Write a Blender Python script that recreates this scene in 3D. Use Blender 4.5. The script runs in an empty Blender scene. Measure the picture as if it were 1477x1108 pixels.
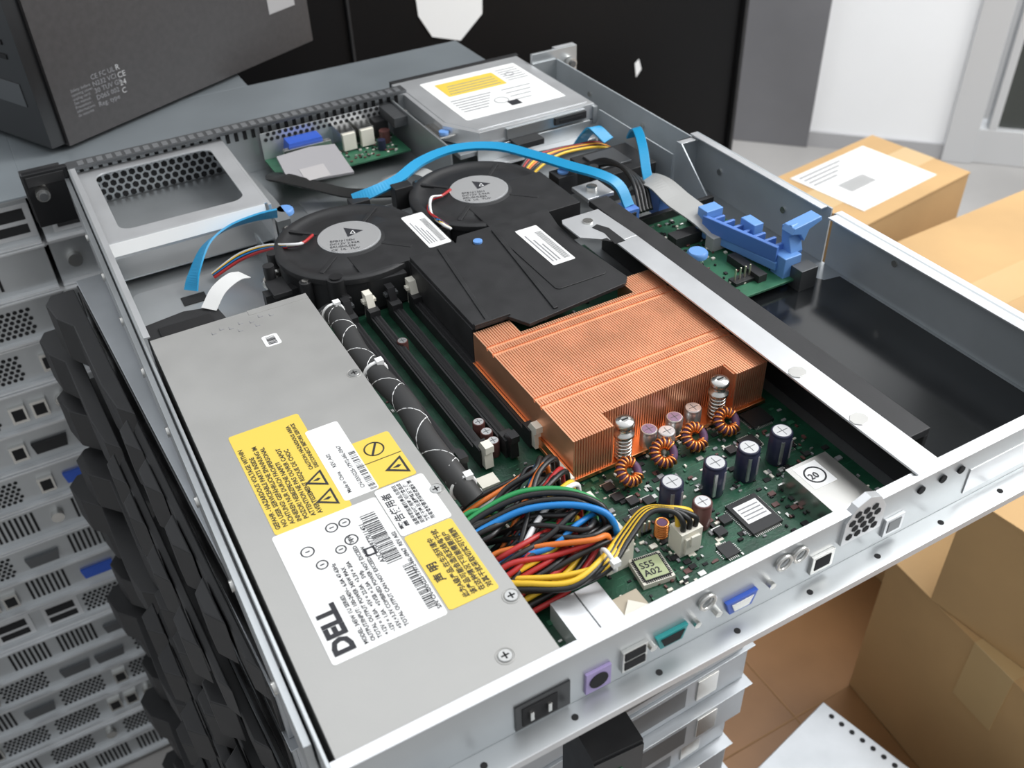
import bpy, math, random
from mathutils import Matrix, Vector
random.seed(7)
MM=0.001
pi=math.pi

# ---------------------------------------------------------------- materials
def mat(name,col,metal=0.0,rough=0.5,noise=0.0,nscale=60,bump=0.0,bscale=400,col2=None,coat=0.0,spec=None,trans=0.0,stretch=None):
    m=bpy.data.materials.new(name);m.use_nodes=True;nt=m.node_tree;b=nt.nodes['Principled BSDF']
    b.inputs['Base Color'].default_value=(*col,1);b.inputs['Metallic'].default_value=metal;b.inputs['Roughness'].default_value=rough
    if coat: b.inputs['Coat Weight'].default_value=coat
    if spec is not None: b.inputs['Specular IOR Level'].default_value=spec
    if trans: b.inputs['Transmission Weight'].default_value=trans
    if noise or bump:
        tc=nt.nodes.new('ShaderNodeTexCoord');mp=nt.nodes.new('ShaderNodeMapping');nt.links.new(tc.outputs['Object'],mp.inputs[0])
        if stretch: mp.inputs['Scale'].default_value=stretch
    if noise:
        n=nt.nodes.new('ShaderNodeTexNoise');n.inputs['Scale'].default_value=nscale;n.inputs['Detail'].default_value=5
        nt.links.new(mp.outputs[0],n.inputs['Vector'])
        r=nt.nodes.new('ShaderNodeValToRGB');c2=col2 or tuple(min(1,c*(1+noise)) for c in col);c1=tuple(c*(1-noise) for c in col) if not col2 else col
        r.color_ramp.elements[0].position=.32;r.color_ramp.elements[1].position=.68
        r.color_ramp.elements[0].color=(*c1,1);r.color_ramp.elements[1].color=(*c2,1)
        nt.links.new(n.outputs[0],r.inputs[0]);nt.links.new(r.outputs[0],b.inputs['Base Color'])
        mr=nt.nodes.new('ShaderNodeMapRange');mr.inputs[3].default_value=max(.03,rough*.82);mr.inputs[4].default_value=min(1,rough*1.2)
        nt.links.new(n.outputs[0],mr.inputs[0]);nt.links.new(mr.outputs[0],b.inputs['Roughness'])
    if bump:
        n2=nt.nodes.new('ShaderNodeTexNoise');n2.inputs['Scale'].default_value=bscale
        nt.links.new(mp.outputs[0],n2.inputs['Vector'])
        bp=nt.nodes.new('ShaderNodeBump');bp.inputs['Strength'].default_value=bump;bp.inputs['Distance'].default_value=.0006
        nt.links.new(n2.outputs[0],bp.inputs['Height']);nt.links.new(bp.outputs[0],b.inputs['Normal'])
    return m
steel=mat('galvanised_steel',(.52,.54,.55),.8,.38,.08,18)
steel_s=mat('stack_steel',(.42,.44,.46),.7,.42,.10,18)
steel_w=mat('wall_steel',(.42,.45,.47),.35,.45,.08,18)
steel_d=mat('steel_interior',(.43,.45,.46),.8,.34,.10,14)
steel_l=mat('light_steel',(.68,.69,.70),.7,.38,.05,30)
steel_m=mat('mid_grey_steel',(.30,.31,.32),.7,.4)
psu_m=mat('psu_painted_steel',(.40,.395,.38),.5,.48,.04,40,.05,900)
chrome=mat('nickel',(.66,.65,.62),1,.26)
screwm=mat('zinc_screw',(.45,.45,.44),.9,.35)
copper=mat('copper',(.86,.45,.27),.9,.42,.06,50)
copper_b=mat('copper_base',(.90,.36,.15),1,.28)
black=mat('black_plastic',(.020,.020,.021),0,.50,.15,80,.12,1800,spec=.4)
black_s=mat('black_smooth',(.012,.012,.013),0,.30)
black_film=mat('black_mylar_film',(.010,.011,.012),0,.14,.2,20,.05,30)
dark=mat('dark_cavity',(.008,.008,.009),0,.8)
grey_d=mat('dark_grey_steel',(.14,.145,.15),.7,.4)
pcb=mat('pcb_green',(.010,.060,.032),.1,.38,.4,90,.25,700)
pcbl=mat('pcb_light_green',(.03,.13,.07),.1,.4,.2,90)
solder=mat('solder',(.6,.6,.58),.9,.35)
white=mat('white_label',(.80,.80,.79),0,.5)
tagm=mat('tag_paper',(.62,.62,.61),0,.6)
whitep=mat('ivory_plastic',(.74,.71,.62),0,.45)
yellow=mat('yellow_label',(.74,.54,.08),0,.5)
ink=mat('label_ink',(.02,.02,.025),0,.6)
greyink=mat('grey_ink',(.25,.25,.26),0,.6)
blue=mat('blue_plastic',(.08,.19,.52),0,.4)
blue_l=mat('light_blue_plastic',(.14,.31,.66),0,.4)
sata=mat('cyan_blue_cable',(.01,.27,.52),0,.4)
vga=mat('vga_blue',(.03,.10,.50),0,.4)
teal=mat('teal_port',(.02,.28,.28),0,.4)
purple=mat('violet_port',(.34,.27,.50),0,.4)
capsil=mat('aluminium_can',(.62,.62,.62),.9,.35)
capblk=mat('capacitor_sleeve',(.02,.022,.05),0,.35)
capbrn=mat('brown_cap_sleeve',(.12,.05,.045),0,.35)
coil=mat('coil_copper',(.75,.28,.08),.9,.3)
ferr=mat('ferrite_violet',(.10,.04,.10),0,.6)
wm={'r':mat('wire_red',(.40,.02,.02),0,.4),'k':mat('wire_black',(.012,.012,.012),0,.35),'y':mat('wire_yellow',(.80,.50,.03),0,.4),
'o':mat('wire_orange',(.72,.18,.03),0,.4),'b':mat('wire_blue',(.01,.20,.55),0,.4),'w':mat('wire_white',(.75,.75,.75),0,.4),'g':mat('wire_green',(.02,.28,.08),0,.4),'e':mat('wire_grey',(.35,.35,.34),0,.5)}
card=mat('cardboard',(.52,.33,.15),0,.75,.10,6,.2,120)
card_l=mat('cardboard_tape',(.56,.39,.19),0,.35,.05,6)
card_d=mat('cardboard_edge',(.32,.18,.08),0,.8)
red=mat('red_sticker',(.55,.05,.05),0,.5)
towerm=mat('tower_charcoal_paint',(.050,.046,.046),.1,.42,.1,200,.1,2500)
sleeve=mat('braided_sleeve',(.03,.03,.03),0,.6)
gold=mat('gold_ring',(.65,.62,.48),.8,.3)

# ---------------------------------------------------------------- builder
def empty(name,loc=(0,0,0)):
    o=bpy.data.objects.new(name,None);o.empty_display_size=.02;o.location=loc;bpy.context.collection.objects.link(o);return o
def crom(pts,k=6):
    P=[Vector(p) for p in pts];P=[P[0]*2-P[1]]+P+[P[-1]*2-P[-2]];out=[]
    for i in range(1,len(P)-2):
        a,b,c,d=P[i-1:i+3]
        for j in range(k):
            t=j/k;out.append(.5*((2*b)+(c-a)*t+(2*a-5*b+4*c-d)*t*t+(3*b-a-3*c+d)*t**3))
    out.append(P[-2]);return out
class M:
    def __init__(s,name,parent=None):
        s.name=name;s.parent=parent;s.v=[];s.f=[];s.mi=[];s.sm=[];s.mats=[];s.T=Matrix.Identity(4)
    def add(s,vs,fs,m,smooth=False):
        if m not in s.mats:s.mats.append(m)
        k=s.mats.index(m);n=len(s.v)
        for v in vs:
            w=s.T@Vector(v);s.v.append((w.x*MM,w.y*MM,w.z*MM))
        for f in fs:
            s.f.append([i+n for i in f]);s.mi.append(k);s.sm.append(smooth)
    def box(s,x0,x1,y0,y1,z0,z1,m):
        s.add([(x0,y0,z0),(x1,y0,z0),(x1,y1,z0),(x0,y1,z0),(x0,y0,z1),(x1,y0,z1),(x1,y1,z1),(x0,y1,z1)],
              [(0,3,2,1),(4,5,6,7),(0,1,5,4),(1,2,6,5),(2,3,7,6),(3,0,4,7)],m)
    def prism(s,poly,z0,z1,m,axis='z'):
        n=len(poly)
        def q(a,b,c): return (a,b,c) if axis=='z' else ((a,c,b) if axis=='y' else (c,a,b))
        vs=[q(a,b,z0) for a,b in poly]+[q(a,b,z1) for a,b in poly]
        fs=[tuple(reversed(range(n))),tuple(range(n,2*n))]+[(i,(i+1)%n,(i+1)%n+n,i+n) for i in range(n)]
        s.add(vs,fs,m)
    def lathe(s,cx,cy,prof,m,n=28,axis='z'):
        vs=[];fs=[]
        for r,z in prof:
            for i in range(n):
                a=2*pi*i/n;u,w=r*math.cos(a),r*math.sin(a)
                vs.append((cx+u,cy+w,z) if axis=='z' else ((cx+u,z,cy+w) if axis=='y' else (z,cx+u,cy+w)))
        k=len(prof)
        for j in range(k-1):
            for i in range(n):
                fs.append((j*n+i,j*n+(i+1)%n,(j+1)*n+(i+1)%n,(j+1)*n+i))
        s.add(vs,fs,m,True)
        s.add([vs[i] for i in range(n)],[tuple(reversed(range(n)))],m)
        s.add([vs[(k-1)*n+i] for i in range(n)],[tuple(range(n))],m)
    def cyl(s,cx,cy,z0,z1,r,m,n=28,axis='z',ch=0):
        if ch: s.lathe(cx,cy,[(r,z0),(r,z1-ch),(r-ch,z1)],m,n,axis)
        else: s.lathe(cx,cy,[(r,z0),(r,z1)],m,n,axis)
    def torus(s,c,R,r,m,n=24,k=10,ax='z',tilt=None):
        vs=[];fs=[]
        for i in range(n):
            a=2*pi*i/n
            for j in range(k):
                b=2*pi*j/k;x=(R+r*math.cos(b))*math.cos(a);y=(R+r*math.cos(b))*math.sin(a);z=r*math.sin(b)
                v=Vector((x,y,z)) if ax=='z' else Vector((x,z,y))
                if tilt: v=tilt@v
                vs.append((c[0]+v.x,c[1]+v.y,c[2]+v.z))
        for i in range(n):
            for j in range(k):
                fs.append((i*k+j,((i+1)%n)*k+j,((i+1)%n)*k+(j+1)%k,i*k+(j+1)%k))
        s.add(vs,fs,m,True)
    def sweep(s,pts,r,m,n=8,k=6,smooth_path=True):
        P=crom(pts,k) if smooth_path else [Vector(p) for p in pts]
        up=Vector((.13,.21,1)).normalized();vs=[];fs=[];N=len(P)
        for i,p in enumerate(P):
            t=(P[min(i+1,N-1)]-P[max(i-1,0)]).normalized()
            up=(up-t*up.dot(t));up.normalize();sd=t.cross(up)
            for j in range(n):
                a=2*pi*j/n;w=p+up*(r*math.cos(a))+sd*(r*math.sin(a));vs.append(tuple(w))
        for i in range(N-1):
            for j in range(n):
                fs.append((i*n+j,i*n+(j+1)%n,(i+1)*n+(j+1)%n,(i+1)*n+j))
        s.add(vs,fs,m,True)
        s.add(vs[:n],[tuple(range(n))],m);s.add(vs[-n:],[tuple(range(n))],m)
    def ribbon(s,pts,w,th,m,wd=None,k=8):
        P=crom(pts,k);N=len(P);vs=[];fs=[]
        for i,p in enumerate(P):
            t=(P[min(i+1,N-1)]-P[max(i-1,0)]).normalized()
            if wd is None: sd=t.cross(Vector((0,0,1)));
            elif isinstance(wd,list):
                f=i/(N-1)*(len(wd)-1);a=int(min(f,len(wd)-2));sd=Vector(wd[a]).lerp(Vector(wd[a+1]),f-a)
            else: sd=Vector(wd)
            sd=(sd-t*sd.dot(t)).normalized();nn=sd.cross(t)
            for a,b in ((-1,-1),(1,-1),(1,1),(-1,1)):
                vs.append(tuple(p+sd*(a*w/2)+nn*(b*th/2)))
        for i in range(N-1):
            for j in range(4): fs.append((i*4+j,i*4+(j+1)%4,(i+1)*4+(j+1)%4,(i+1)*4+j))
        fs+= [(0,1,2,3),((N-1)*4,(N-1)*4+1,(N-1)*4+2,(N-1)*4+3)]
        s.add(vs,fs,m)
    def end(s,bevel=0):
        me=bpy.data.meshes.new(s.name);me.from_pydata(s.v,[],s.f)
        for m in s.mats: me.materials.append(m)
        me.polygons.foreach_set('material_index',s.mi);me.polygons.foreach_set('use_smooth',s.sm);me.update()
        o=bpy.data.objects.new(s.name,me);bpy.context.collection.objects.link(o)
        if s.parent: o.parent=s.parent
        if bevel:
            b=o.modifiers.new('bevel','BEVEL');b.width=bevel*MM;b.segments=2;b.limit_method='ANGLE';b.angle_limit=math.radians(50)
        return o
def text(name,body,x,y,z,size,m,parent,rot=90,align='LEFT',T=None,sp=1.0,bold=0,ext=0):
    cu=bpy.data.curves.new(name,'FONT');cu.body=body;cu.size=size*MM;cu.align_x=align;cu.materials.append(m);cu.space_line=sp;cu.resolution_u=2
    cu.offset=bold*MM
    o=bpy.data.objects.new(name,cu);bpy.context.collection.objects.link(o);o.parent=parent
    if T is None: o.location=(x*MM,y*MM,z*MM);o.rotation_euler=(0,0,math.radians(rot))
    else:
        o.matrix_local=T
    return o
def rrect(x0,x1,y0,y1,r,n=4):
    out=[]
    for cx,cy,a0 in ((x1-r,y0+r,-pi/2),(x1-r,y1-r,0),(x0+r,y1-r,pi/2),(x0+r,y0+r,pi)):
        for i in range(n+1):
            a=a0+pi/2*i/n;out.append((cx+r*math.cos(a),cy+r*math.sin(a)))
    return out
def plate_hole(s,x0,x1,y0,y1,hx0,hx1,hy0,hy1,r,z0,z1,m):
    h=rrect(hx0,hx1,hy0,hy1,r,5);n=len(h);o=[]
    per=n//4
    corners=[(x1,y0),(x1,y1),(x0,y1),(x0,y0)]
    for i in range(n): o.append(corners[i//per])
    vs=[(a,b,z1) for a,b in h]+[(a,b,z1) for a,b in o]+[(a,b,z0) for a,b in h]+[(a,b,z0) for a,b in o]
    fs=[]
    for i in range(n):
        j=(i+1)%n
        if o[i]==o[j]: fs+= [(i,n+i,j),(2*n+i,2*n+j,3*n+i)]
        else: fs+= [(i,n+i,n+j,j),(2*n+i,2*n+j,3*n+j,3*n+i),(n+i,3*n+i,3*n+j,n+j)]
        fs.append((i,j,2*n+j,2*n+i))
    s.add(vs,fs,m)
def hexes(s,a0,a1,b0,b1,p,r,c0,c1,m,axis='z'):
    row=0;b=b0
    while b<=b1:
        a=a0+(p/2 if row%2 else 0)
        while a<=a1:
            s.prism([(a+r*math.cos(pi/6+pi/3*i),b+r*math.sin(pi/6+pi/3*i)) for i in range(6)],c0,c1,m,axis);a+=p
        b+=p*.866;row+=1

# ================================================================ SERVER CHASSIS
ch=empty('rack_server_chassis')
c=M('tray',ch)
c.box(0,430,0,560,-.0,1.2,steel_d)
# left wall
c.box(0,1.4,0,556,1.2,42,steel)
c.box(1.4,5,300,556,40.8,42,steel_l)
c.box(-4,-1,20,555,6,34,steel);c.box(-1,0,60,555,10,30,grey_d)
for y in range(60,540,60): c.cyl(y,20,-5.4,-4,3,chrome,14,'x')
# right wall with notches
c.box(428.6,430,0,205,1.2,40,steel_w);c.box(428.6,430,208,352,1.2,42,steel_w)
c.box(423,428.6,212,352,41,42,steel_l);c.box(428.6,430,352,560,1.2,36,steel_w)
c.box(430,435,0,205,39,40,steel_l);c.box(430,434,352,570,30,31,steel_l)
c.box(421,428.6,0,203,39,40,steel_l)
for y in (250,320,420,500): c.cyl(y,22,427.4,428.6,2.4,chrome,14,'x')
c.cyl(150,30,427.8,428.6,2.2,chrome,14,'x')
# cross wall on the far right
c.box(410,428.6,349,350.4,1.2,40,steel_w);c.box(410,428.6,344,350.4,39,40,steel_l);c.box(406,407.2,350,452,1.2,30,steel_w)
c.prism([(350,1.2),(350,40),(344,40),(300,4),(300,1.2)],408.8,410,steel_w,'x')
# front wall
c.box(0,430,558,560,1.2,8,steel);c.box(0,276,558,560,8,37,steel);c.box(404,430,558,560,8,36,steel)
c.box(0,276,551,564,40,42.5,grey_d);c.box(0,276,561,564,2,40,black)
x=8
while x<272:
    c.box(x,x+3.0,557.2,558,30,39.4,dark);c.box(x,x+4.4,553,561,42.5,42.8,steel_m);x+=7
hexes(c,10,112,10,34,6.2,2.5,557.2,558,dark,'y')
# drive bay frame
plate_hole(c,3,114,432,556,16,103,446,545,9,34.8,36,steel_l)
c.ribbon([(3,429.5,31.5),(50,429.5,31.5),(112,429.5,31.5)],9,.8,white,wd=(0,.3,1))
c.box(3,112,430.5,432,24,36,steel_l)
c.box(114,116,428,556,1.2,36,steel_l)
c.box(3,114,432,556,6,7,steel)
c.prism([(118,556),(122,556),(128,470),(128,430),(118,430)],1.2,20,steel_d)
# ridge in the drive floor
c.prism(rrect(8,98,345,418,6),1.2,2.2,steel);c.box(36,52,385,396,2.2,2.8,dark)
c.box(100,101.2,398,428,1.2,18,steel)
# divider walls around the middle bay
c.box(120,270,430,431.2,1.2,9,steel_l)
c.box(262,263.5,440,556,1.2,36,steel);c.box(250,263.5,520,556,26,34,grey_d)
c.cyl(129,447,1,16,3,chrome);c.cyl(129,447,16,20,6.5,blue_l,24,ch=1)
for xx in (150,185,220): c.prism(rrect(xx,xx+14,440,490,5),1.2,1.8,steel)
# rear wall with return lip
c.box(0,430,0,1.6,8,42,steel);c.box(1.4,283,1.6,5,41,42,steel_l);c.box(299,421,1.6,6,41,42,steel_l)
c.box(0,430,-.8,2.4,41.9,42.6,steel_l)
c.box(0,432,-11,0,8,9.3,steel);c.box(0,432,0,1.6,0,8,grey_d)
c.box(0,432,-11.6,-11,5,9.3,steel_l)
x=14
while x<430: c.cyl(x,-6,9.3,9.5,1.5,dark,12);x+=41
# rear vent bump
c.prism([(238,24),(262,24),(262,38),(257,46),(250,49),(243,46),(238,38)],-1.4,2.6,steel_l,'y')
hexes(c,242,259,28,45,5,2.1,-1.7,-1.4,dark,'y')
# rear ports
c.box(72,97,-.8,0,11,27,black_s);c.box(75,91,-1.2,-.6,12.5,24,dark);c.box(78,79.6,-2.5,-1,16,21,chrome);c.box(86,87.6,-2.5,-1,16,21,chrome)
c.box(104,116,-1.4,0,12,25,purple);c.cyl(110,18.5,-1.8,-1.4,4.4,dark,20,'y')
c.box(121,133,-2,0,15,28,chrome);c.box(122,132,-2.4,-2,16.5,21,dark);c.box(122,132,-2.4,-2,22.5,27,dark)
c.prism([(140,18),(151,18),(153.5,26),(137.5,26)],-2,0,teal,'y');c.prism([(141.5,19.5),(149.5,19.5),(151.5,24.6),(139.5,24.6)],-2.6,-2,dark,'y')
for xx in (158,135.5,169,198): c.cyl(xx,23,-3,0,1.9,chrome,6,'y')
c.prism([(176,17),(188,17),(190.5,25),(173.5,25)],-2,0,vga,'y');c.prism([(178,18.5),(186,18.5),(188,23.6),(176,23.6)],-2.6,-2,chrome,'y')
for xx in (163,204,213): c.torus((xx,-1.2,33),3.8,.9,chrome,ax='y')
c.box(222,235,-1.5,0,14,25,chrome);c.box(224,233,-1.8,-1.5,16,23,dark)
c.box(266,278,-1.5,0,14,25,steel_l);c.box(268,276,-1.8,-1.5,16,23,grey_d)
c.box(320,420,-.6,0,14,30,steel_l)
for xx in (286,300,312): c.cyl(xx,34,-1,0,2.2,dark,14,'y')
c.end(.25)
# rack ears
e=M('ear_left',ch);e.box(-32,0,556,562,0,43,black_s);e.box(-33,-4,562,572,2,41,black);e.box(-30,-3,555,556,33,41,black)
e.cyl(-22,28,548,556,5,chrome,24,'y',ch=1);e.cyl(-22,28,545.5,548,3,grey_d,16,'y');e.end(.5)
e=M('ear_right',ch);e.box(404,452,560,563,2,44,steel);e.box(430,452,563,568,0,44,steel_l);e.cyl(443,30,553,560,5,chrome,24,'y',ch=1);e.cyl(443,30,551,553,3,grey_d,16,'y')
e.box(404,430,452,556,1.2,3,steel);e.end(.4)
# support bar across the middle
b=M('support_bar',ch)
b.box(283,299,13,245,42.6,43.8,steel_l);b.prism([(283,245),(299,245),(297,287),(269,287),(267,283),(267,262),(283,248)],42.6,43.8,steel_l)
for yy in (86,43):
    b.prism([(288+5*math.cos(i*pi/4+.4),yy+4.5*math.sin(i*pi/4+.4)) for i in range(8)],43.8,44.3,chrome)
b.prism([(281,243),(289,243),(289,262),(285,270),(280,268),(283,258)],43.8,44.1,dark)
b.prism([(276,252),(281,246),(281,252)],43.8,44.1,dark);b.cyl(282,276,43.8,44.8,3.4,chrome)
b.box(296,298,2,13,8,42.6,steel);b.box(283,299,1.6,13,42.6,43.8,steel_l)
b.end(.3)
b=M('riser_divider',ch);b.box(299.5,314,22,302,38,42.5,black);b.box(311,314,22,302,1.2,38,black);b.end(.4)

# black insulating film in the expansion bay
f=M('insulating_film',ch)
f.prism([(316,8),(424,8),(424,186),(412,188),(402,206),(318,206)],2.2,3,black_film)
f.end()

# ================================================================ POWER SUPPLY
ps=empty('power_supply_unit')
p=M('case',ps)
p.box(4,96,5,297,1.8,41,psu_m)
p.box(60,96,292,297.2,37,41.2,psu_m)
for x,y in ((92,209),(92,108),(92,37),(76,13)):
    p.torus((x,y,41),3.8,.25,psu_m,24,6)
    p.cyl(x,y,41,41.6,3.1,screwm,24,ch=.4);p.box(x-1.7,x+1.7,y-.35,y+.35,41.6,41.7,dark);p.box(x-.35,x+.35,y-1.7,y+1.7,41.6,41.7,dark)
for i,(x,y) in enumerate(((36,284),(41,286),(46,284),(52,286),(58,284),(64,287),(70,285),(50,279),(60,279))):
    p.box(x,x+.6,y,y+2.6,41,41.1,greyink);p.box(x,x+2.6,y,y+.6,41,41.1,greyink)
p.box(96,97,60,100,8,30,dark)
p.end(.6)
l=M('labels',ps);z0,z1=41.02,41.2
for r,m in (((19,55,118,193),yellow),((53,70,122,177),white),((67,89,122,157),yellow),((17,66,42,118),white),((66.5,91,89,121),white),((67,90,43,88.5),yellow),((59,68,256,267),white)):
    zz=.12 if r==(53,70,122,177) or r==(66.5,91,89,121) else 0
    l.prism(rrect(r[0],r[1],r[2],r[3],1.5),z0,z1+zz,m)
z=41.34
def bar(x0,x1,y0,y1):
    t=y0
    while t<y1:
        w=random.choice((.25,.4,.7));l.box(x0,x1,t,min(t+w,y1),z-.02,z+.02,ink);t+=w+random.choice((.3,.5,.8))
bar(66,69.3,123,152);bar(55,62,78,110);bar(61,66,257.5,265.5)
bar(60,64,48,74)
def tri(x,y,s):
    l.prism([(x-s,y),(x+s*.6,y+s),(x+s*.6,y-s)][::-1],z-.03,z,ink);l.prism([(x-s*.62,y),(x+s*.42,y+s*.68),(x+s*.42,y-s*.68)][::-1],z,z+.03,yellow)
    l.prism([(x-s*.4,y),(x+.1*s,y+.16*s),(x+.3*s,y-.0*s),(x,y-.16*s)][::-1],z+.03,z+.05,ink)
tri(47,128,6);tri(47,142,6);tri(83,131,6.5)
l.torus((78,148,z-.1),4.7,.4,ink,24,4);l.prism([(75,144),(76,143.5),(81,152),(80,152.5)],z-.05,z,ink)
l.box(67.6,88.6,139.6,140,z-.1,z,ink)
for x,y,r_ in ((28,102,2.8),(31,92,2.4),(42,110,2.6),(47,99,2.8),(48,110,2.4),(41,96,2.2)):
    l.torus((x,y,z-.15),r_,.35,ink,20,4);l.box(x-1,x+1,y-.3,y+.3,z-.1,z,ink)
l.box(49,54,86,91,z-.1,z-.0,ink);l.box(50,53,87,90,z,z+.02,white)
l.end()
t=lambda n,b,x,y,s,m=ink,r=90,sp=1.0,bold=.05:text(n,b,x,y,41.38,s,m,ps,r,sp=sp,bold=bold)
t('brand_text','DELL',27.5,45,11.5,bold=.55)
t('model_text','MODEL: 345W 1U SERIES\nOUTPUT/INPUT: 100-240V~ 6.0A 47-63Hz\nTOTAL OUTPUT POWER 345W MAX\n+12V = 18.0A  +5V = 22.0A  +3.3V = 20A\n-12V = 1.0A   +5VSB = 2.0A   5Vfp\n+5V,+3.3V COMBINED POWER NOT EXCEED 130W\nTOTAL OUTPUT CAN NOT EXCEED 345W',33,45,2.5,sp=1.15)
t('serial_text','A2COO9770114S1',55,80,3.2)
t('sn_text','S/N: CN-0XH225-17972-66L-0967  REV A02',65.2,46,2.6)
t('warn_text','GEFAHR - HAZARDOUS VOLTAGE WITHIN\nNO USER SERVICEABLE PARTS INSIDE\nACHTUNG! GEFÄHRLICHE SPANNUNG IM\nINNEREN NUR DURCH FACHPERSONAL\nPOZOR! NEBEZPECNE NAPETI\nATTENTION NE PAS OUVRIR CAPOT\nAVERTISSEMENT RISQUE DE CHOC',22.5,121,3.1,sp=1.05)
t('warn_text_b','CAUTION: HAZARDOUS AREA\nDISCONNECT BEFORE SERVICE',48,150,2.6,sp=1.05)
t('part_text','CN-0XH225-17972-66L-0967',64.5,126,2.7);t('rev_text','Made in China     REV. A02',58,126,2.7)
t('zh_a','警告使用者',72,93,4.8,bold=.1);t('zh_b','這是甲類的資訊產品,在居住\n的環境中使用時,可能會造成\n射頻干擾,在這種情況下,使\n用者會被要求採取適當對策',76.5,92,2.3,sp=1.1)
t('zh_c','声 明',72.8,58,5,bold=.1);t('zh_d','此为A级产品,在生活环境中\n该产品可能会造成无线电干扰\n在这种情况下可能需要用户\n对其干扰采取切实可行措施',77.5,45.5,3.1,sp=1.15)
k=M('cable_exit_block',ps);k.prism([(5,299),(50,299),(52,312),(49,335),(30,340),(5,336)],1.8,27,black);k.box(12,44,305,328,27,28,black_s);k.end(.8)
k=M('paper_tag',ps);k.ribbon([(44,332,28),(54,342,33),(66,350,34),(74,356,30)],10,.4,tagm,wd=(-.6,.9,.2));k.end()

# sleeved cable beside PSU
sc=empty('braided_sleeve_cable')
k=M('sleeve',sc)
path=[(104,297,20),(107,284,30),(106,262,33),(104,235,33),(106,205,33),(108,180,34),(106,150,33),(108,125,29),(112,112,20)]
k.sweep(path,6.2,sleeve,14,8)
P=crom(path,10)
for ph in range(2):
    pts=[]
    for i,q in enumerate(P):
        a=i*.55*(1 if ph else -1)+ph;pts.append((q.x+6.15*math.cos(a),q.y,q.z+6.15*math.sin(a)))
    k.sweep(pts,.3,white,5,1,False)
for yy in (284,215,118):
    q=min(P,key=lambda q:abs(q.y-yy));k.torus((q.x,q.y,q.z),6.4,1.1,white,20,6,'y');k.box(q.x+1,q.x+5,q.y-2,q.y+2,q.z+5,q.z+8,white)
k.end()

# ================================================================ MOTHERBOARD
mb=empty('motherboard')
Z=8
k=M('circuit_board',mb)
k.box(99,298,4,304,6.4,Z,pcb)
k.end()
k=M('surface_components',mb)
def clear(x,y):
    if 163<x<296 and 107<y<215:return False
    if 112<x<170 and 135<y<300:return False
    if 218<x<240 and 30<y<57:return False
    return x<282 or y<110
for i in range(1300):
    x=random.uniform(101,292);y=random.uniform(8,300)
    if i>800: x=random.uniform(150,292);y=random.uniform(10,125)
    if not clear(x,y):continue
    w,h=random.choice(((1.8,1),(1,1.8),(2.6,1.4),(1.4,2.6),(1.6,.9),(.9,1.6),(3.6,2.6)));m=random.choice((solder,capbrn,dark,black,whitep,pcbl,greyink))
    k.box(x,x+w,y,y+h,Z,Z+random.uniform(.4,1.2),m)
for i in range(320):
    x=random.uniform(101,290);y=random.uniform(8,140)
    if clear(x,y):
        k.box(x,x+random.uniform(2,12),y,y+.25,Z,Z+.05,pcbl)
def qfp(x0,x1,y0,y1,h=2):
    k.box(x0,x1,y0,y1,Z+.3,Z+h,black_s)
    a=x0+1
    while a<x1-1: k.box(a,a+.4,y0-1.4,y1+1.4,Z,Z+.5,solder);a+=1
    a=y0+1
    while a<y1-1: k.box(x0-1.4,x1+1.4,a,a+.4,Z,Z+.5,solder);a+=1
qfp(220,238,33,54);k.box(222,236,39,51,Z+2,Z+2.1,white)
for i in range(4): k.box(223,235,41+i*2.3,41.8+i*2.3,Z+2.1,Z+2.15,greyink)
qfp(270,284,92,104);qfp(256,266,80,89,1.4);qfp(200,208,28,36,1.4);qfp(262,268,52,60,1.2);qfp(178,186,70,76,1.4);qfp(272,280,70,82,1.4)
k.T=Matrix.Translation((166,40,0))@Matrix.Rotation(math.radians(-8),4,'Z')
k.box(-8,8,-8,8,Z,Z+3,whitep);k.box(-6.6,6.6,-6.6,6.6,Z+3,Z+3.5,black_s)
k.box(-6,6,-6,6,Z+3.5,Z+3.6,mat('lime_label',(.42,.48,.27),0,.5))
for i in range(-6,7):
    k.box(i-.25,i+.25,-7.6,7.6,Z+3,Z+3.3,dark);k.box(-7.6,7.6,i-.25,i+.25,Z+3,Z+3.3,dark)
k.T=Matrix.Identity(4)
for x,y in ((176,92),(176,84),(181,78),(188,74),(175,60),(205,40),(212,45),(246,82)):
    k.box(x,x+5.5,y,y+5,Z,Z+2.2,black_s);k.box(x,x+5.5,y+5,y+6.5,Z,Z+.8,solder)
k.end(.1)
text('bios_text','S55\nA02',0,0,0,5,ink,mb,T=Matrix.Translation((.1610,.0410,.01172))@Matrix.Rotation(math.radians(-8),4,'Z'),sp=.9,bold=.08)
# memory slots
k=M('memory_slots',mb)
for i,x in enumerate((119.5,134,149,163.5)):
    x0=x-3.2;x1=x+3.2
    k.box(x0,x1,147,290,Z,Z+8,black);k.box(x0+1.2,x1-1.2,150,287,Z+8,Z+8.6,black_s);k.box(x-.6,x+.6,150,287,Z+8.6,Z+8.7,dark)
    for q in range(12): k.box(x1,x1+.5,152+q*11.5,157+q*11.5,Z,Z+7,black)
    k.box(x0-.2,x1+.2,141,149,Z,Z+12,black);k.box(x0-.2,x1+.2,287,296,Z,Z+12,black)
    lm=whitep if i%2 else black_s
    k.prism([(137,Z+2),(145,Z+2),(145,Z+12),(142,Z+17),(136,Z+17),(136,Z+13),(138,Z+11)],x0+.8,x1-.8,lm,'x')
    k.prism([(300,Z+2),(292,Z+2),(292,Z+12),(295,Z+20),(301,Z+20),(301,Z+15),(299,Z+12)][::-1],x0+.8,x1-.8,lm,'x')
    k.box(x0-1.2,x1+1.2,295,299,Z+14,Z+16,lm if i%2 else grey_d);k.box(x-1,x+1,301,301.4,Z+16,Z+19,greyink)
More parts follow.
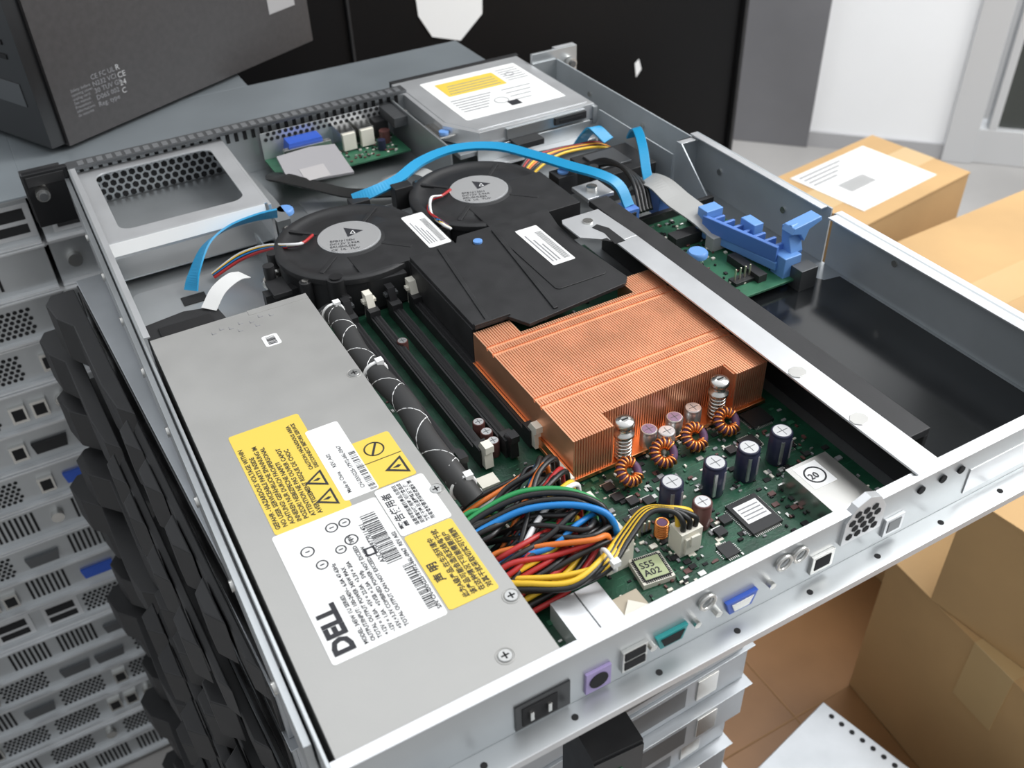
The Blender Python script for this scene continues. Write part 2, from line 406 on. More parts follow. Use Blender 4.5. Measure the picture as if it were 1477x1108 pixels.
k.end(.3)
# capacitors
k=M('capacitors',mb)
def cap(x,y,zt,r,sl,topm=capsil):
    k.lathe(x,y,[(r*.93,Z),(r,Z+.8),(r,zt-1.6),(r*.93,zt-1.2),(r,zt-.6),(r*.9,zt)],sl,24)
    k.cyl(x,y,zt,zt+.15,r*.8,topm,24);k.box(x-r*.6,x+r*.6,y-.2,y+.2,zt+.15,zt+.2,grey_d);k.box(x-.2,x+.2,y-r*.6,y+r*.6,zt+.15,zt+.2,grey_d)
for x,y in ((196,67),(222,67),(243,67),(265,68)):
    cap(x,y,28,5.7,capblk)
    k.box(x-3.6,x-1.8,y-5.3,y-4,Z+2,25,capsil);k.box(x+1.4,x+3.2,y-5.3,y-4,Z+4,24,greyink)
cap(203,52,24,4.8,capbrn)
ctv=mat('cap_top_violet',(.30,.22,.34),.5,.35)
for x,y in ((213,109),(230,110),(243,111),(220,103)): cap(x,y,22,4.6,capsil,ctv if x in (213,230) else capsil)
for x,y in ((137,253),(141.8,164),(141.8,155),(141.5,147)): cap(x,y,18,3.4,capbrn)
k.end()
k=M('toroid_coils',mb)
for x,y in ((190,93),(213,95),(234,97),(256,98)):
    tl=Matrix.Rotation(math.radians(random.uniform(-25,25)),3,'Z')@Matrix.Rotation(math.radians(38),3,'X')
    k.torus((x,y,Z+8),5.2,2.2,ferr,24,10,tilt=tl)
    for i in range(13):
        a=2*pi*i/16+.5;cpt=tl@Vector((5.2*math.cos(a),5.2*math.sin(a),0))
        R2=tl@Matrix.Rotation(a,3,'Z')@Matrix.Rotation(pi/2,3,'X')
        k.torus((x+cpt.x,y+cpt.y,Z+8+cpt.z),2.7,.62,coil,12,6,tilt=R2)
    k.sweep([(x-3,y-2,Z),(x-3.5,y-3,Z+4),(x-3,y-3,Z+8)],.6,coil,6);k.sweep([(x+3,y-2,Z),(x+3.5,y-3,Z+4),(x+3,y-3,Z+8)],.6,coil,6)
k.cyl(183,56,Z,Z+9,2.4,ferr,16)
for q in range(7): k.torus((183,56,Z+1+q*1.3),3,.6,coil,16,6)
k.end()
# connectors
k=M('board_connectors',mb)
k.box(147,159,48,115,Z,19,whitep)
for i in range(13):
    y=50.5+i*4.9
    for x in (148.6,153.8): k.box(x,x+3.6,y,y+3.6,19,19.3,dark)
k.box(158.6,162,49,64,Z,23.5,whitep);k.box(146.4,162,100,117,Z,20,whitep);k.box(159,162,76,86,Z,23,whitep)
k.box(182,194,40,49,Z,23,whitep);k.box(184,192,38.6,40,10,20,whitep);k.box(186,190,37.4,38.6,16,22,whitep)
k.box(252,278,2,50,Z,22,chrome);k.box(250,280,50,51,Z,12,solder);k.box(255,269,32,48,22,22.15,white)
k.torus((262,40,22.15),5.2,.5,ink,28,4)
k.box(112,136,2,40,Z,20,steel_l);k.box(123.7,124.3,2,40,20,20.2,grey_d);k.box(136.5,150,4,30,Z,17,mat('cream_port',(.42,.36,.27),0,.5));k.prism([(137,5),(149,5),(149,20),(143,26),(137,20)],17,18,whitep)
k.box(158,178,2,12,Z,16,steel_l);k.box(188,215,2,14,Z,16,steel_l)
for y in range(0,5): k.box(168+y*2.6,169+y*2.6,60,61,Z,Z+8,gold)
k.box(122,132,122,130,Z,Z+6,whitep)
k.end(.3)
text('port_text','20',258,37.8,22.4,5.4,ink,mb,0,bold=.08)

# ================================================================ POWER HARNESS
wh=empty('power_wire_harness')
k=M('wires',wh)
cols='kokrkkbkgkkrkkwkykkkrkkokbkk'
for i,cc in enumerate(cols):
    ye=51.5+(i//2)*4.9 if i//2<13 else 110
    xe=150.4 if i%2 else 155.6
    ys=58+40*(i*0.37%1);zs=8+20*(i*0.61%1)
    mid=29+6*(i*.77%1)
    k.sweep([(94,ys,zs),(106,ys-3+4*random.random(),zs+4),(124,(ys*.55+ye*.45)-7*random.random(),mid-4),(140,ye*.9+5-4*random.random(),mid),(xe-2,ye,mid-2),(xe,ye,24),(xe,ye,18.5)],1.35,wm[cc],8)
k.sweep([(94,84,28),(106,84,31),(124,80,36),(142,70,38),(153,60,36),(156,55,28),(156,54,18)],1.6,wm['b'],8)
k.sweep([(94,92,28),(108,93,32),(126,90,37),(144,80,38),(155,68,34),(156,64,26),(156,63,18)],1.5,wm['g'],8)
k.sweep([(94,90,28),(108,90,33),(126,86,38),(143,76,39.5),(154,65,36),(156,60,26),(156,59,18)],1.5,wm['k'],8)
k.sweep([(94,88,28),(108,87,31),(126,83,36),(143,73,38),(152,62,34),(153,58,26),(153,57,18)],1.5,wm['k'],8)
for i,(cc,ys) in enumerate((('k',60),('y',62),('k',58),('y',64),('k',56),('y',58))):
    xe=184.5+(i//2)*3.4;ye=42.5+(i%2)*4
    k.sweep([(94,ys+4,12+i*2),(106,ys-8,19+i*1.5),(122,ys-19,24+i),(140,38+i*.9,27+i*.6),(157,46+i*1.2,30-i*.5),(172,52+i*.9,33-i*.4),(182,48+i*.5,32),(xe,ye+1,28),(xe,ye,22.5)],1.4,wm[cc],8)
for i,cc in enumerate('rkyrkrykkr'):
    k.sweep([(94,46+3*i,8+i),(106,44+2.6*i,14+1.6*i),(122,42+3*i,20+i),(136,48+3*i,23),(147,56+3*i,22),(150,62+3.6*i,18.5)],1.35,wm[cc],8)
for i,cc in enumerate('kreok'):
    k.sweep([(96,104+2*i,12),(112,100+3*i,16+i),(130,104+2*i,22),(142,112,26-i),(150,110-i,23),(151+i,109-i,18.5)],1.3,wm[cc],8)
q=(143,41.5,28.5);k.torus(q,5.2,1.0,white,20,6,tilt=Matrix.Rotation(math.radians(80),3,'Y'));k.box(141,145,35,38,30,33,white)
k.end()

# ================================================================ COPPER HEATSINK
hs=empty('copper_heatsink')
k=M('fins',hs)
x=165
while x<288:
    if x<188: y0=106
    elif x<266: y0=117
    else: y0=107
    y1=213 if x<188 else (200 if x<265 else 216)
    top=37.4
    prof=[(y0,12),(y1,12),(y1,top)]
    for g in (196,189,144,137):
        if g<y1-2: prof+=[(g+1.2,top),(g+.8,top-1.6),(g-.8,top-1.6),(g-1.2,top)]
    prof+=[(y0,top)]
    k.prism(prof,x,x+1.0,copper,'x');x+=1.5
k.box(165.4,188,107,212,20,36.6,copper);k.box(188,266,118.5,199,20,36.6,copper);k.box(266,287.5,108.5,215,20,36.6,copper)
k.end()
k=M('base',hs)
k.box(163,289,105,214,9.5,12,copper_b)
k.box(163.4,164.8,106,213,12,17,copper_b)
k.end(.3)
k=M('spring_screws',hs)
for x,y in ((196,107.5),(257,108.5)):
    k.cyl(x,y,Z,12,4.5,grey_d)
    for i in range(6): k.torus((x,y,13+i*2.4),4.0,.7,chrome,20,6)
    k.cyl(x,y,12,27,2.4,chrome);k.lathe(x,y,[(3,27),(5.4,27.4),(5.4,29),(3.6,29.6),(3.6,33),(5,33.6),(5.2,35.6),(4.4,36.8),(2,37.4)],chrome,24)
    k.box(x-2,x+2,y-.4,y+.4,37.4,37.6,dark)
k.end()

# ================================================================ AIR SHROUD
sh=empty('air_duct_shroud')
k=M('duct_cover',sh)
top=[(167,214),(188,214),(195,201),(265,207.5),(270,213),(266,262),(267,288),(272,311),(204,311),(200,304),(167,304)]
k.prism(top,37.6,40,black)
k.prism([(166,302),(169,302),(169,216),(166,216)][::-1],9,37.6,black)
k.box(203,272,308,311,12,37.6,black);k.box(166,204,300.5,304,24,37.6,black)
k.prism([(214,206),(217,206),(229,305),(226,305)],40,41,black);k.prism([(175,216),(177.5,216),(189,303),(186,303)],40,40.8,black)
k.prism(rrect(226,262,222,300,3),40,40.6,black)
k.box(167,190,214,216.5,40,41.2,black)
k.end(.6)
k=M('barcode_label',sh)
k.prism(rrect(238,254,246,295,1),40.7,40.85,white)
for i in range(30): k.box(248,252.5,250+i*1.25,250.5+i*1.25,40.85,40.95,ink)
for i in range(3): k.box(240+i*2.4,241+i*2.4,250,286-i*7,40.85,40.95,greyink)
k.cyl(212,297,40,41.2,3,blue_l)
k.end()
k=M('duct_side',sh)
k.prism([(118,318),(140,306),(164,303),(164,309),(145,313),(120,330)],9,30,black);k.prism([(118,318),(122,304),(126,304),(124,318)],9,24,black)
k.cyl(121,315,9,34,6,black);k.cyl(121,315,34,35,4,black_s);k.end(.6)

# ================================================================ BLOWER FANS
foil=mat('hub_foil',(.50,.50,.50),.5,.4)
def blower(cx,cy,out):
    o=empty('blower_fan')
    k=M('housing',o);R=47
    k.cyl(cx,cy,6,32,R+1.5,black,56);k.box(out[0],out[1],out[2],out[3],6,34.6,black)
    k.lathe(cx,cy,[(R+3,30),(R+3,33.5),(R+1,34.5),(R-3,34.5),(R-4,33.4),(34,33.4),(33,34.2),(24,34.2),(22,35.5),(0.1,35.5)],black,64)
    for i in range(4):
        a=math.radians(35+i*90+10);d=Vector((math.cos(a),math.sin(a)));n_=Vector((-d.y,d.x))
        p0=d*22;p1=d*(R-3);k.prism([(cx+p0.x-n_.x*1.4,cy+p0.y-n_.y*1.4),(cx+p1.x-n_.x*1.4,cy+p1.y-n_.y*1.4),(cx+p1.x+n_.x*1.4,cy+p1.y+n_.y*1.4),(cx+p0.x+n_.x*1.4,cy+p0.y+n_.y*1.4)],33,35,black)
    for a in (20,110,200,290):
        a=math.radians(a+15);x,y=cx+(R+4)*math.cos(a),cy+(R+4)*math.sin(a);k.cyl(x,y,6,31,4,black,16);k.cyl(x,y,31,32,2.2,chrome,12)
    k.end(.3)
    k=M('hub_label',o);k.cyl(cx,cy,35.5,36,21,steel_l,48);k.cyl(cx,cy,36,36.1,20,foil,48)
    k.prism([(cx+11,cy+3),(cx+1,cy+13),(cx-1,cy+0)],36.1,36.2,ink)
    k.end()
    text('fan_text','BFB1012EH\nDC12V 2.94A\nBRUSHLESS\n CE  UL  TUV',cx-14,cy-1,36.3,3.4,ink,o,-20,sp=1.1)
    text('fan_logo','Δ',cx+1.5,cy+3,36.3,6,white,o,-20)
    return o
b1=blower(146,355,(136,203,309,364))
k=M('side_label',b1);k.prism(rrect(186,202,315,362,1.5),34.7,34.9,white)
for i in range(28): k.box(196,200,320+i*1.2,320.5+i*1.2,34.9,35,ink)
for i in range(4): k.box(188+i*1.8,188.7+i*1.8,320,352-i*5,34.9,35,greyink)
k.end()
b2=blower(250,369,(232,302,316,372))
k=M('blower_wires',b1)
for i,cc in enumerate('rkbkyw'):
    k.sweep([(126,370,36),(116,362,37),(107,366,35+i*.3),(100,378+i,30),(92,392+i*1.4,22),(80,402+i*1.5,14),(62,404+i,6)],1.1,wm[cc],6)
    k.sweep([(232,378,36.5),(222,372,37),(214,372,36+i*.3),(207,362-i,34),(206,346-i*2,36),(210,338-i,33)],1.1,wm[cc],6)
k.end()
k=M('spring_latch',b1)
for x,y in ((89,352),(96,366)):
    k.cyl(x,y,1.2,20,4.5,chrome);k.cyl(x,y,20,24,6,chrome,ch=1);k.cyl(x,y,24,34,3.6,black)
k.box(80,102,336,344,1.2,22,black);k.box(84,96,330,350,22,25,black);k.end(.4)
k=M('grommet_block',b2);k.box(166,180,402,412,14,33,black);k.box(198,212,398,408,20,37,black);k.end(.5)

# ================================================================ FRONT I/O BOARD
fi=empty('front_io_board')
k=M('board',fi)
k.box(146,256,505,552,10,11.5,pcbl)
for i in range(90):
    x=random.uniform(196,252);y=random.uniform(507,545);k.box(x,x+2,y,y+1.4,11.5,12.6,random.choice((solder,black,capbrn,whitep)))
k.prism([(162,14),(194,14),(192,27),(164,27)],536,550,vga,'y');k.box(158,198,532,537,11.5,24,chrome);k.box(164,190,524,532,11.5,18,black)
for x in (206,222): k.box(x,x+13,530,552,11.5,28,chrome);k.box(x+1,x+12,528,530,13,27,whitep)
k.cyl(244,530,11.5,22,4.5,capbrn);k.cyl(236,518,11.5,20,3.4,capblk)
k.box(240,252,540,556,11.5,26,black)
k.box(146,258,552,553,11.5,34,steel_l)
hexes(k,150,256,28,33,5,1.8,551.6,552,dark,'y')
k.end(.2)
k=M('plastic_cover',fi);k.T=Matrix.Translation((172,500,22))@Matrix.Rotation(math.radians(12),4,'X')
k.prism([(-26,-16),(24,-22),(24,18),(4,22),(-24,20)],-1,1,mat('smoky_plastic',(.33,.32,.33),0,.3));k.box(-14,6,-19,-3,1,1.3,mat('smoky_label',(.42,.40,.40),0,.5));k.end(.5)
k=M('ribbon_cable',fi)
k.ribbon([(150,520,12),(140,505,18),(145,488,22),(160,476,18),(185,462,10),(215,445,10),(240,438,8),(262,440,10)],14,1.4,wm['k'])
k.ribbon([(196,446,16),(210,436,26),(226,424,33),(236,412,30)],12,1.2,wm['e'])
k.end()

# ================================================================ OPTICAL DRIVE
od=empty('optical_drive')
k=M('drive_body',od)
k.prism([(402,585),(276,585),(276,482),(294,453),(402,453)],23,36,steel_l)
k.prism([(398,580),(280,580),(280,486),(296,458),(398,458)],36,36.5,steel_l)
k.box(400,404,451,580,20,34,steel);k.box(318,392,450.8,453,25,34,steel_d)
k.box(362,392,449,453,27,33,black);k.box(366,388,448.6,449,29,31,dark);k.box(276,404,585,590,20,37,black)
k.end(.4)
k=M('drive_bracket',od)
k.box(290,396,440,451,10,12,steel_l);k.box(290,396,449.4,450.6,12,24,steel);k.box(276,404,452,556,18,22,steel_d)
k.box(268,282,470,500,30,31.5,chrome);k.cyl(275,478,31.5,33,4,blue_l);k.box(320,345,438,452,20,25,black)
k.end(.4)
k=M('drive_labels',od)
k.prism(rrect(296,390,478,570,2),36.52,36.62,white);k.prism(rrect(306,362,530,560,1),36.62,36.76,yellow)
for i in range(6): k.box(302,340-i*3,519-i*5,520.6-i*5,36.62,36.7,greyink)
for i in range(4): k.box(350,378-i*4,518-i*8,519.4-i*8,36.62,36.7,greyink)
for i in range(4): k.box(309+i*1.6,358,534+i*5.4,535.2+i*5.4,36.78,36.84,greyink)
for i in range(6): k.box(366,386,560-i*5,561.4-i*5,36.62,36.7,greyink)
k.torus((374,548,36.6),4,.4,greyink,20,4);k.torus((340,500,36.6),6,.4,greyink,20,4)
k.box(342,352,485,495,36.62,36.7,ink)
k.end()

# ================================================================ SATA CABLES
sa=empty('blue_sata_cable')
k=M('flat_cable',sa)
k.ribbon([(44,396,6),(50,402,15),(64,416,25),(82,424,29),(102,426,30),(118,424,30)],11,1.3,sata,wd=[(.7,-.6,.3),(.5,-.7,.5),(.1,-.8,.7),(0,-.6,.9)])
k.ribbon([(170,410,32),(186,408,35),(206,412,37),(232,426,39),(262,430,40),(290,416,40),(306,388,40),(318,356,41),(328,330,42),(334,316,38),(336,306,26)],8,2.2,sata,wd=[(0,.6,.8),(0,1,.3),(-.2,1,.2),(.5,.8,.2),(.8,.3,.2),(1,0,0)])
k.end()
sb=empty('blue_sata_cable')
k=M('flat_cable',sb)
k.ribbon([(366,318,18),(368,330,32),(378,350,42),(392,376,42),(400,392,36),(402,400,26)],7,2,sata,wd=(1,-.3,.2))
k.ribbon([(372,432,12),(376,424,26),(380,418,32),(384,404,26)],10,1.6,sata,wd=(1,-.2,0))
k.box(330,341,300,314,10,26,blue);k.box(361,371,304,316,10,28,blue);k.box(334,338,299,300,14,24,black)
k.end(.3)

# ================================================================ RISER / CONTROLLER CARD
rc=empty('riser_card')
k=M('card',rc)
k.box(318,402,192,300,8,9.6,pcbl)
for i in range(160):
    x=random.uniform(320,398);y=random.uniform(195,296);k.box(x,x+random.uniform(1,3),y,y+random.uniform(1,2.5),9.6,10.8,random.choice((solder,black,capbrn,whitep,dark)))
k.box(322,334,262,298,9.6,20,black);k.box(345,375,262,272,9.6,18,black);k.box(376,384,236,290,9.6,17,black);k.box(365,372,200,232,9.6,15,black)
k.cyl(346,240,9.6,16,4,chrome);k.cyl(346,240,16,20,7,blue_l,28,ch=1.2);k.cyl(390,284,9.6,11,3,chrome)
for i in range(4): k.box(352+i*4,353+i*4,208,209,9.6,20,gold)
k.box(350,368,204,212,9.6,12,black);k.box(388,402,186,196,1.2,18,grey_d)
k.end(.2)
k=M('blue_latch',rc)
k.prism([(366,268),(377,270),(391,206),(380,202)][::-1],13,19,blue_l)
k.prism([(366,262),(369,263),(383,204),(380,203)][::-1],19,30,blue)
for i in range(7):
    k.T=Matrix.Translation((375+i*1.9,258-i*8.2,0));k.box(-4,7,-1.2,1.2,19,28,blue)
k.T=Matrix.Identity(4)
k.box(368,382,260,270,12,33,blue_l);k.box(382,396,196,210,4,24,blue_l);k.box(384,392,230,244,19,32,blue_l)
k.prism([(212,14),(202,14),(200,24),(204,34),(200,40),(204,43),(212,40),(210,28)][::-1],390,400,blue_l,'x')
k.prism([(388,38),(390,42),(412,45),(413,42),(403,38),(400,30),(396,36)],200,210,blue_l,'y')
k.end(.5)
k=M('grey_ribbon_cable',rc)
for dx in range(3):
    k.ribbon([(368+dx*3,348,14),(366+dx*3,334,26),(362+dx*4,312,34-dx),(362+dx*4,290,30),(366+dx*3,268,26),(372,250,18)],12,1.2,wm['e'],wd=(1,.3,.2))
k.box(364,384,246,254,10,20,mat('grey_plug',(.35,.35,.34),0,.5))
k.end()
k=M('drive_power_wires',rc)
for i,cc in enumerate('ykkoykrk'):
    k.sweep([(300,398+i,8+i*1.4),(318,404+i*1.6,18+i),(340,410+i*1.6,22),(362,412+i*1.2,21),(382,406+i*1.6,20),(396,400+i,12)],1.2,wm[cc],6)
for i,cc in enumerate('kkkk'):
    k.sweep([(342+i*3,300,22),(350+i*3,322,34-i),(356,350+i*3,34),(350,372+i*2,26),(330,392,14)],1.6,wm[cc],6)
k.end()
k=M('mounting_hardware',rc)
k.box(312,334,322,344,28,31,steel_l);k.cyl(322,333,31,34,4,chrome);k.cyl(336,352,10,38,3.5,black);k.box(306,322,352,366,20,36,black);k.cyl(314,359,36,37.5,4,blue_l)
k.box(344,396,356,398,1.2,24,black);k.box(352,380,366,392,24,26,grey_d)
k.cyl(384,340,1.2,14,5,chrome);k.cyl(396,334,1.2,10,4,chrome);k.box(318,408,300,304,1.2,16,black)
k.end(.4)

# ================================================================ BACKGROUND: LOWER STACK UNDER SERVER
FL=-756
st=empty('stacked_rack_servers')
k=M('server_stack',st)
ang=math.radians(3)
N=17
for i in range(N):
    z1=-3-i*44;z0=z1-42.5
    W=334+2.5*i
    j=random.uniform(-4,4);k.T=Matrix.Translation((335+j,125+random.uniform(-6,6),0))@Matrix.Rotation(ang+random.uniform(-.015,.015),4,'Z')
    k.box(-W,0,0,360,z0,z1,steel_s);k.box(-W-1,3,-4,361,z1,z1+1.2,steel_s)
    k.box(-W+2,-2,-.8,0,z0+3,z1-3,steel_s)
    k.box(-W+10,-W+60,-1.2,0,z0+8,z1-8,black_s);k.box(-W+80,-W+105,-2,0,z0+10,z1-14,random.choice((vga,teal,purple)));k.box(-W+120,-W+145,-2,0,z0+8,z1-8,chrome)
    k.box(-160,-60,-1.2,0,z0+9,z1-9,grey_d);k.box(-50,-30,-2,0,z0+9,z1-9,chrome)
    k.box(-W-2,-W,5,358,z0+1,z1-1,black_s)
k.T=Matrix.Identity(4)
k.end(.4)
k=M('black_bezels',st)
for i in range(N):
    z1=-4-i*44;z0=z1-34
    dx_=-9-i*3.2+(-7 if i%3==1 else 4);sx=.65 if i<2 else 1
    k.T=Matrix.Translation((dx_,104+random.uniform(-22,10)-(14 if i%3==0 else 0),0))@Matrix.Rotation(ang,4,'Z')@Matrix.Diagonal((sx,1,1,1))
    k.prism([(0,215),(-12,227),(-16,255),(-16,330),(-28,346),(-32,368),(-24,378),(0,378)],z0,z1,black)
    k.prism([(0,10),(-6,20),(-8,205),(0,215)],z0+6,z1-4,black)
    for y in (40,90,140,180): k.prism([(-8,y),(-18,y+12),(-18,y+26),(-8,y+34)],z0+2,z1,black)
    k.box(-27,-16.2,350,374,z1-12,z1-9,grey_d)
k.T=Matrix.Identity(4)
k.end(.8)
bz=empty('bezel_with_sticker')
k=M('bezel',bz)
k.T=Matrix.Translation((122,2,-52))@Matrix.Rotation(math.radians(-4),4,'Z')
k.box(-10,16,0,30,-704,0,black);k.box(-10,16,-1,0,-704,-2,black_s);k.box(-7,5,-1.6,-1,-34,-14,mat('green_sticker',(.05,.30,.12),0,.5));k.box(-7,5,-1.6,-1,-64,-36,blue);k.box(-5,3,-1.8,-1.6,-31,-18,white)
k.box(16,19,4,28,-704,-8,grey_d)
k.end(.8)

# ================================================================ LEFT/REAR STACK
rs=empty('stacked_rack_servers')
k=M('rear_panels',rs)
for col,(X0,X1,Y1) in enumerate(((-480,-36,1040),(-32,412,742))):
    for i in range(17):
        z1=-2-i*44;z0=z1-42
        j=random.uniform(-3,3)
        k.box(X0,X1,624+j,Y1,z0,z1,steel);k.box(X0-2,X1+2,617+j,Y1+2,z1,z1+1.5,steel_l);k.box(X0,X1,618+j,624+j,z0,z0+2,steel_l)
        if col: k.box(X0,185,744.5,1000,z0,z1+1.5,steel)
        if col and i>14: continue
        a=X0+8
        lim=X1-30 if not col else 200
        while a<lim:
            ty=random.choice('hhppgscv')
            w={'h':52,'p':16,'g':40,'s':20,'c':34,'v':44}[ty]
            y=624+j
            if ty=='h': hexes(k,a,a+w-6,z0+8,z1-8,5.2,2,y-.4,y,dark,'y')
            elif ty=='p': k.box(a,a+w-2,y-4,y,z0+10,z1-14,chrome);k.box(a+2,a+w-4,y-4.4,y-4,z0+13,z1-17,dark)
            elif ty=='g': k.box(a,a+w-3,y-1,y,z0+6,z1-6,steel_l);k.box(a+4,a+w-8,y-1.4,y-1,z0+10,z1-24,dark);k.box(a+4,a+w-8,y-1.4,y-1,z1-20,z1-10,dark)
            elif ty=='s': k.cyl(a+8,(z0+z1)/2,y-6,y,6,chrome,16,'y')
            elif ty=='c': k.prism([(a,z0+12),(a+28,z0+12),(a+30,z0+24),(a-2,z0+24)],y-4,y,random.choice((vga,black,black,grey_d,grey_d)),'y')
            else:
                for q in range(8): k.box(a+q*5,a+q*5+2.4,y-.5,y,z0+8,z1-8,dark)
            a+=w+random.uniform(2,10)
k.end()
bgs=mat('blue_grey_sheet',(.26,.29,.31),.5,.42,.08,10)
tt=M('stack_top_sheet',rs);tt.box(-484,-34,616,1044,0,2.2,bgs);tt.box(-34,416,616,745,0,2.2,bgs);tt.box(-34,188,745,1002,0,2.2,bgs);tt.end(.4)

# ================================================================ TOWER
tw=empty('desktop_tower_case')
TM=Matrix.Translation((12,684,2.3))@Matrix.Rotation(math.atan2(133,264),4,'Z')
k=M('case',tw);k.T=TM
k.box(0,304,0,190,4,420,towerm);k.box(-14,0,4,186,6,416,black_s);k.box(10,60,20,60,0,4,black);k.box(110,160,20,60,0,4,black)
k.box(-14.6,-14,20,170,40,60,grey_d)
for q in range(24): k.box(-14.8,-14,24,166,80+q*12,84+q*12,dark)
k.box(250,286,-.6,0,46,110,mat('grey_sticker',(.35,.34,.34),0,.5));k.box(262,282,-.9,-.6,62,84,white);k.box(266,276,-1,-.9,66,78,vga)
k.end(1)
def onface(x,z):
    L=Matrix.Translation((TM@Vector((x,-.5,z)))*MM)
    return L@TM.to_3x3().to_4x4()@Matrix.Rotation(pi/2,4,'X')
for x,z,b,s,m in ((16,46,'Safety: before\nopening cover,\nunplug cord.\nSee manual.\nPrecaution :\ninformations\nde securite',3.6,greyink),(38,50,'CE FC UL\nN232 VCI\n30 TUV GS\nD06S 002\nReg. type',6,greyink),(64,50,'R\nCE\n24\nC',7,mat('pale_ink',(.5,.5,.5),0,.6))):
    text('case_print',b,0,0,0,s,m,tw,T=onface(x,z),sp=1.0)

# ================================================================ BLACK CABINET
cb=empty('black_rack_cabinet')
k=M('panel',cb)
gloss=mat('black_lacquer',(.004,.004,.0045),0,.4,spec=.2)
k.box(-100,1128,1100,1400,FL,1200,gloss);k.box(1128,1136,1090,1400,FL,1200,black);k.box(420,424,1094,1100,FL,1200,black)
k.end(1)
k=M('paper_sticker',cb);k.prism([(526,-85),(545,-118),(590,-132),(628,-100),(634,10),(520,10)] ,1098,1099,white,'y')
for i in range(4): k.box(545,610-i*8,1097.4,1098,-60+i*18,-55+i*18,greyink)
k.prism([(908,-232),(916,-226),(922,-244),(912,-256)],1098,1099,white,'y');k.end()

# ================================================================ ROOM
floor_m=mat('floor_concrete',(.34,.33,.32),0,.4,.12,2)
k=M('floor');k.box(-2500,4500,-2500,4500,FL-20,FL,floor_m);k.end()
wallm=mat('white_paint',(.88,.89,.90),0,.7,.02,3)
wallg=mat('shaded_wall_paint',(.17,.17,.18),0,.6,.15,2)  # darker grey puts the shade of the turned wall side into the colour
WT=Matrix.Translation((1784,1518,0))@Matrix.Rotation(math.atan2(-251,234),4,'Z')
k=M('wall_back');k.T=WT;k.box(0,330,0,150,FL,2000,wallm);k.end(1)
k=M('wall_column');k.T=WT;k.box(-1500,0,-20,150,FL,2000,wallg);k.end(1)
k=M('baseboard_back');k.T=WT;k.box(0,330,-10,0,FL,FL+40,mat('baseboard_tile',(.40,.40,.41),0,.3));k.end()
dr=empty('door_1')
alu=mat('door_aluminium',(.66,.67,.68),.4,.45)
k=M('door_frame',dr);k.T=WT
k.box(330,400,-20,100,FL,2000,alu);k.box(400,1400,-10,60,FL,FL+90,alu);k.box(420,440,-10,40,FL+90,2000,alu);k.box(1300,1400,-20,100,FL,2000,alu)
k.end(2)
k=M('door_glass',dr);k.T=WT;k.box(440,1300,10,20,FL+90,2000,mat('dark_glass',(.05,.055,.05),0,.1));k.end()

# ================================================================ CARDBOARD
SH=6.5
def carton(cx,cy,z0,w,d,h,rot,label=None,redl=False):
    o=empty('cardboard_box')
    k=M('carton',o);k.T=Matrix.Translation((cx,cy,z0))@Matrix.Rotation(math.radians(rot),4,'Z')
    k.box(-w/2,w/2,-d/2,d/2,0,h-3,card)
    k.box(-w/2-1,w/2+1,-d/2-1,-1.5,h-3,h,card);k.box(-w/2-1,w/2+1,1.5,d/2+1,h-3,h,card);k.box(-w/2,w/2,-1.5,1.5,h-3,h-1,card_d)
    k.box(-w/2-1.4,w/2+1.4,-26,26,h-.2,h+.4,card_l);k.box(-w/2-1.6,-w/2,-26,26,h-90,h,card_l);k.box(w/2,w/2+1.6,-26,26,h-90,h,card_l)
    k.box(-w/2-.6,w/2+.6,-d/2-1.5,-d/2,h*.5,h*.5+2,card_d)
    if label:
        x0,x1,y0,y1=label
        k.box(x0,x1,y0,y1,h+.4,h+.9,white)
        for i in range(18): k.box(x0+(x1-x0)*.2+i*3.2,x0+(x1-x0)*.2+i*3.2+1.6,y0+(y1-y0)*.35,y0+(y1-y0)*.55,h+.9,h+1,ink)
        for i in range(4): k.box(x0+8,x0+(x1-x0)*(.6-.08*i),y1-12-i*9,y1-8-i*9,h+.9,h+1,greyink)
    if redl: k.box(-w/2+30,-w/2+75,d/2-90,d/2-60,h+.4,h+.8,red);k.box(-w/2+34,-w/2+71,d/2-84,d/2-80,h+.8,h+.9,white)
    k.end(2);return o
carton(1052,700,FL,330,200,230,10)
carton(1045,692,FL+231,250,170,220,8,(-90,80,-60,70))
carton(1060,400,FL+SH,420,290,440,2,redl=True)
carton(885,80,FL+SH,420,310,250,-5)
carton(860,60,FL+SH+251,330,290,160,6,redl=True)
fc=empty('flattened_cardboard')
k=M('sheet',fc)
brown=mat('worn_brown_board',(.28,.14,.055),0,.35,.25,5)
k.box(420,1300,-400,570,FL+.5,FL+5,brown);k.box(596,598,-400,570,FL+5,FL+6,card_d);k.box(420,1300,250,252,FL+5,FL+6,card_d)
k.end(1)
ms=empty('server_case_on_floor')
k=M('case',ms);k.T=Matrix.Translation((554,190,FL+SH))@Matrix.Rotation(math.radians(12),4,'Z')
k.box(-130,0,-330,0,0,140,steel_s);k.box(-133,3,-333,3,140,143,steel_s)
for q in range(24): k.cyl(-6,-14-q*13,143,143.4,3,dark,10)
k.end(1)

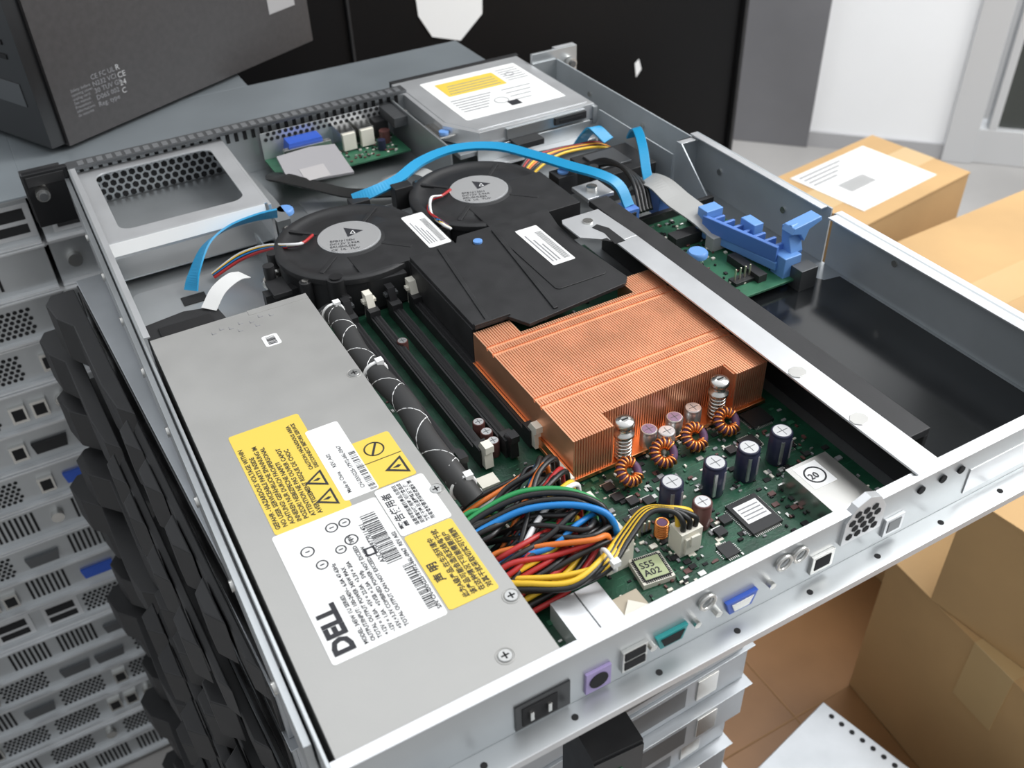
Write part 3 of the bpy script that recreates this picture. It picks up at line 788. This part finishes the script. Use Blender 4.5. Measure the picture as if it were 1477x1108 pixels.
# ================================================================ LIGHT
w=bpy.data.worlds.new('room_daylight');bpy.context.scene.world=w;w.use_nodes=True;nt=w.node_tree
bg=nt.nodes['Background'];tc=nt.nodes.new('ShaderNodeTexCoord');dp=nt.nodes.new('ShaderNodeVectorMath');dp.operation='DOT_PRODUCT'
dp.inputs[1].default_value=Vector((.50,.30,.80)).normalized();nt.links.new(tc.outputs['Generated'],dp.inputs[0])
r=nt.nodes.new('ShaderNodeValToRGB');r.color_ramp.elements[0].position=0.0;r.color_ramp.elements[0].color=(.20,.20,.20,1)
r.color_ramp.elements[1].position=1;r.color_ramp.elements[1].color=(.97,1.0,1.04,1)
e=r.color_ramp.elements.new(.5);e.color=(.47,.49,.51,1)
mr=nt.nodes.new('ShaderNodeMapRange');mr.inputs[1].default_value=-1;mr.inputs[2].default_value=1
nt.links.new(dp.outputs['Value'],mr.inputs[0]);nt.links.new(mr.outputs[0],r.inputs[0]);nt.links.new(r.outputs[0],bg.inputs[0]);bg.inputs[1].default_value=1.16
def area(name,loc,tgt,size,en,col,sy=None):
    l=bpy.data.lights.new(name,'AREA');l.energy=en;l.size=size;l.color=col
    if sy: l.shape='RECTANGLE';l.size_y=sy
    o=bpy.data.objects.new(name,l);bpy.context.collection.objects.link(o);o.location=loc
    o.rotation_euler=(Vector(tgt)-Vector(loc)).to_track_quat('-Z','Y').to_euler();return o
area('window_daylight',(2.2,-.6,1.6),(.3,.3,0),1.6,44,(1,.99,.97),1.2)
area('window_daylight_side',(.4,2.3,2.2),(.3,.3,0),1.4,32,(.94,.97,1),1.0)
area('wall_fill_light',(1.3,.3,1.5),(1.9,1.4,-.4),.8,26,(1,1,1),.5)  # unseen fill light, added to brighten the white wall

# ================================================================ CAMERA
rv=Vector((2.18036,-.58355,.23831));R=Matrix.Rotation(rv.length,3,rv.normalized())
right=Vector(R[0]);down=Vector(R[1]);fwd=Vector(R[2])
cd=bpy.data.cameras.new('camera');co=bpy.data.objects.new('camera',cd);bpy.context.collection.objects.link(co)
mw=Matrix.Identity(4)
for i in range(3): mw[i][0]=right[i];mw[i][1]=-down[i];mw[i][2]=-fwd[i]
mw.translation=Vector((-.0202,-.1849,.3506));co.matrix_world=mw
cd.sensor_width=36;cd.lens=1374.17/1477*36;cd.clip_start=.01;cd.clip_end=50
cd.dof.use_dof=True;cd.dof.focus_distance=.52;cd.dof.aperture_fstop=14
bpy.context.scene.camera=co
vs=bpy.context.scene.view_settings
vs.view_transform='Standard';vs.exposure=.12
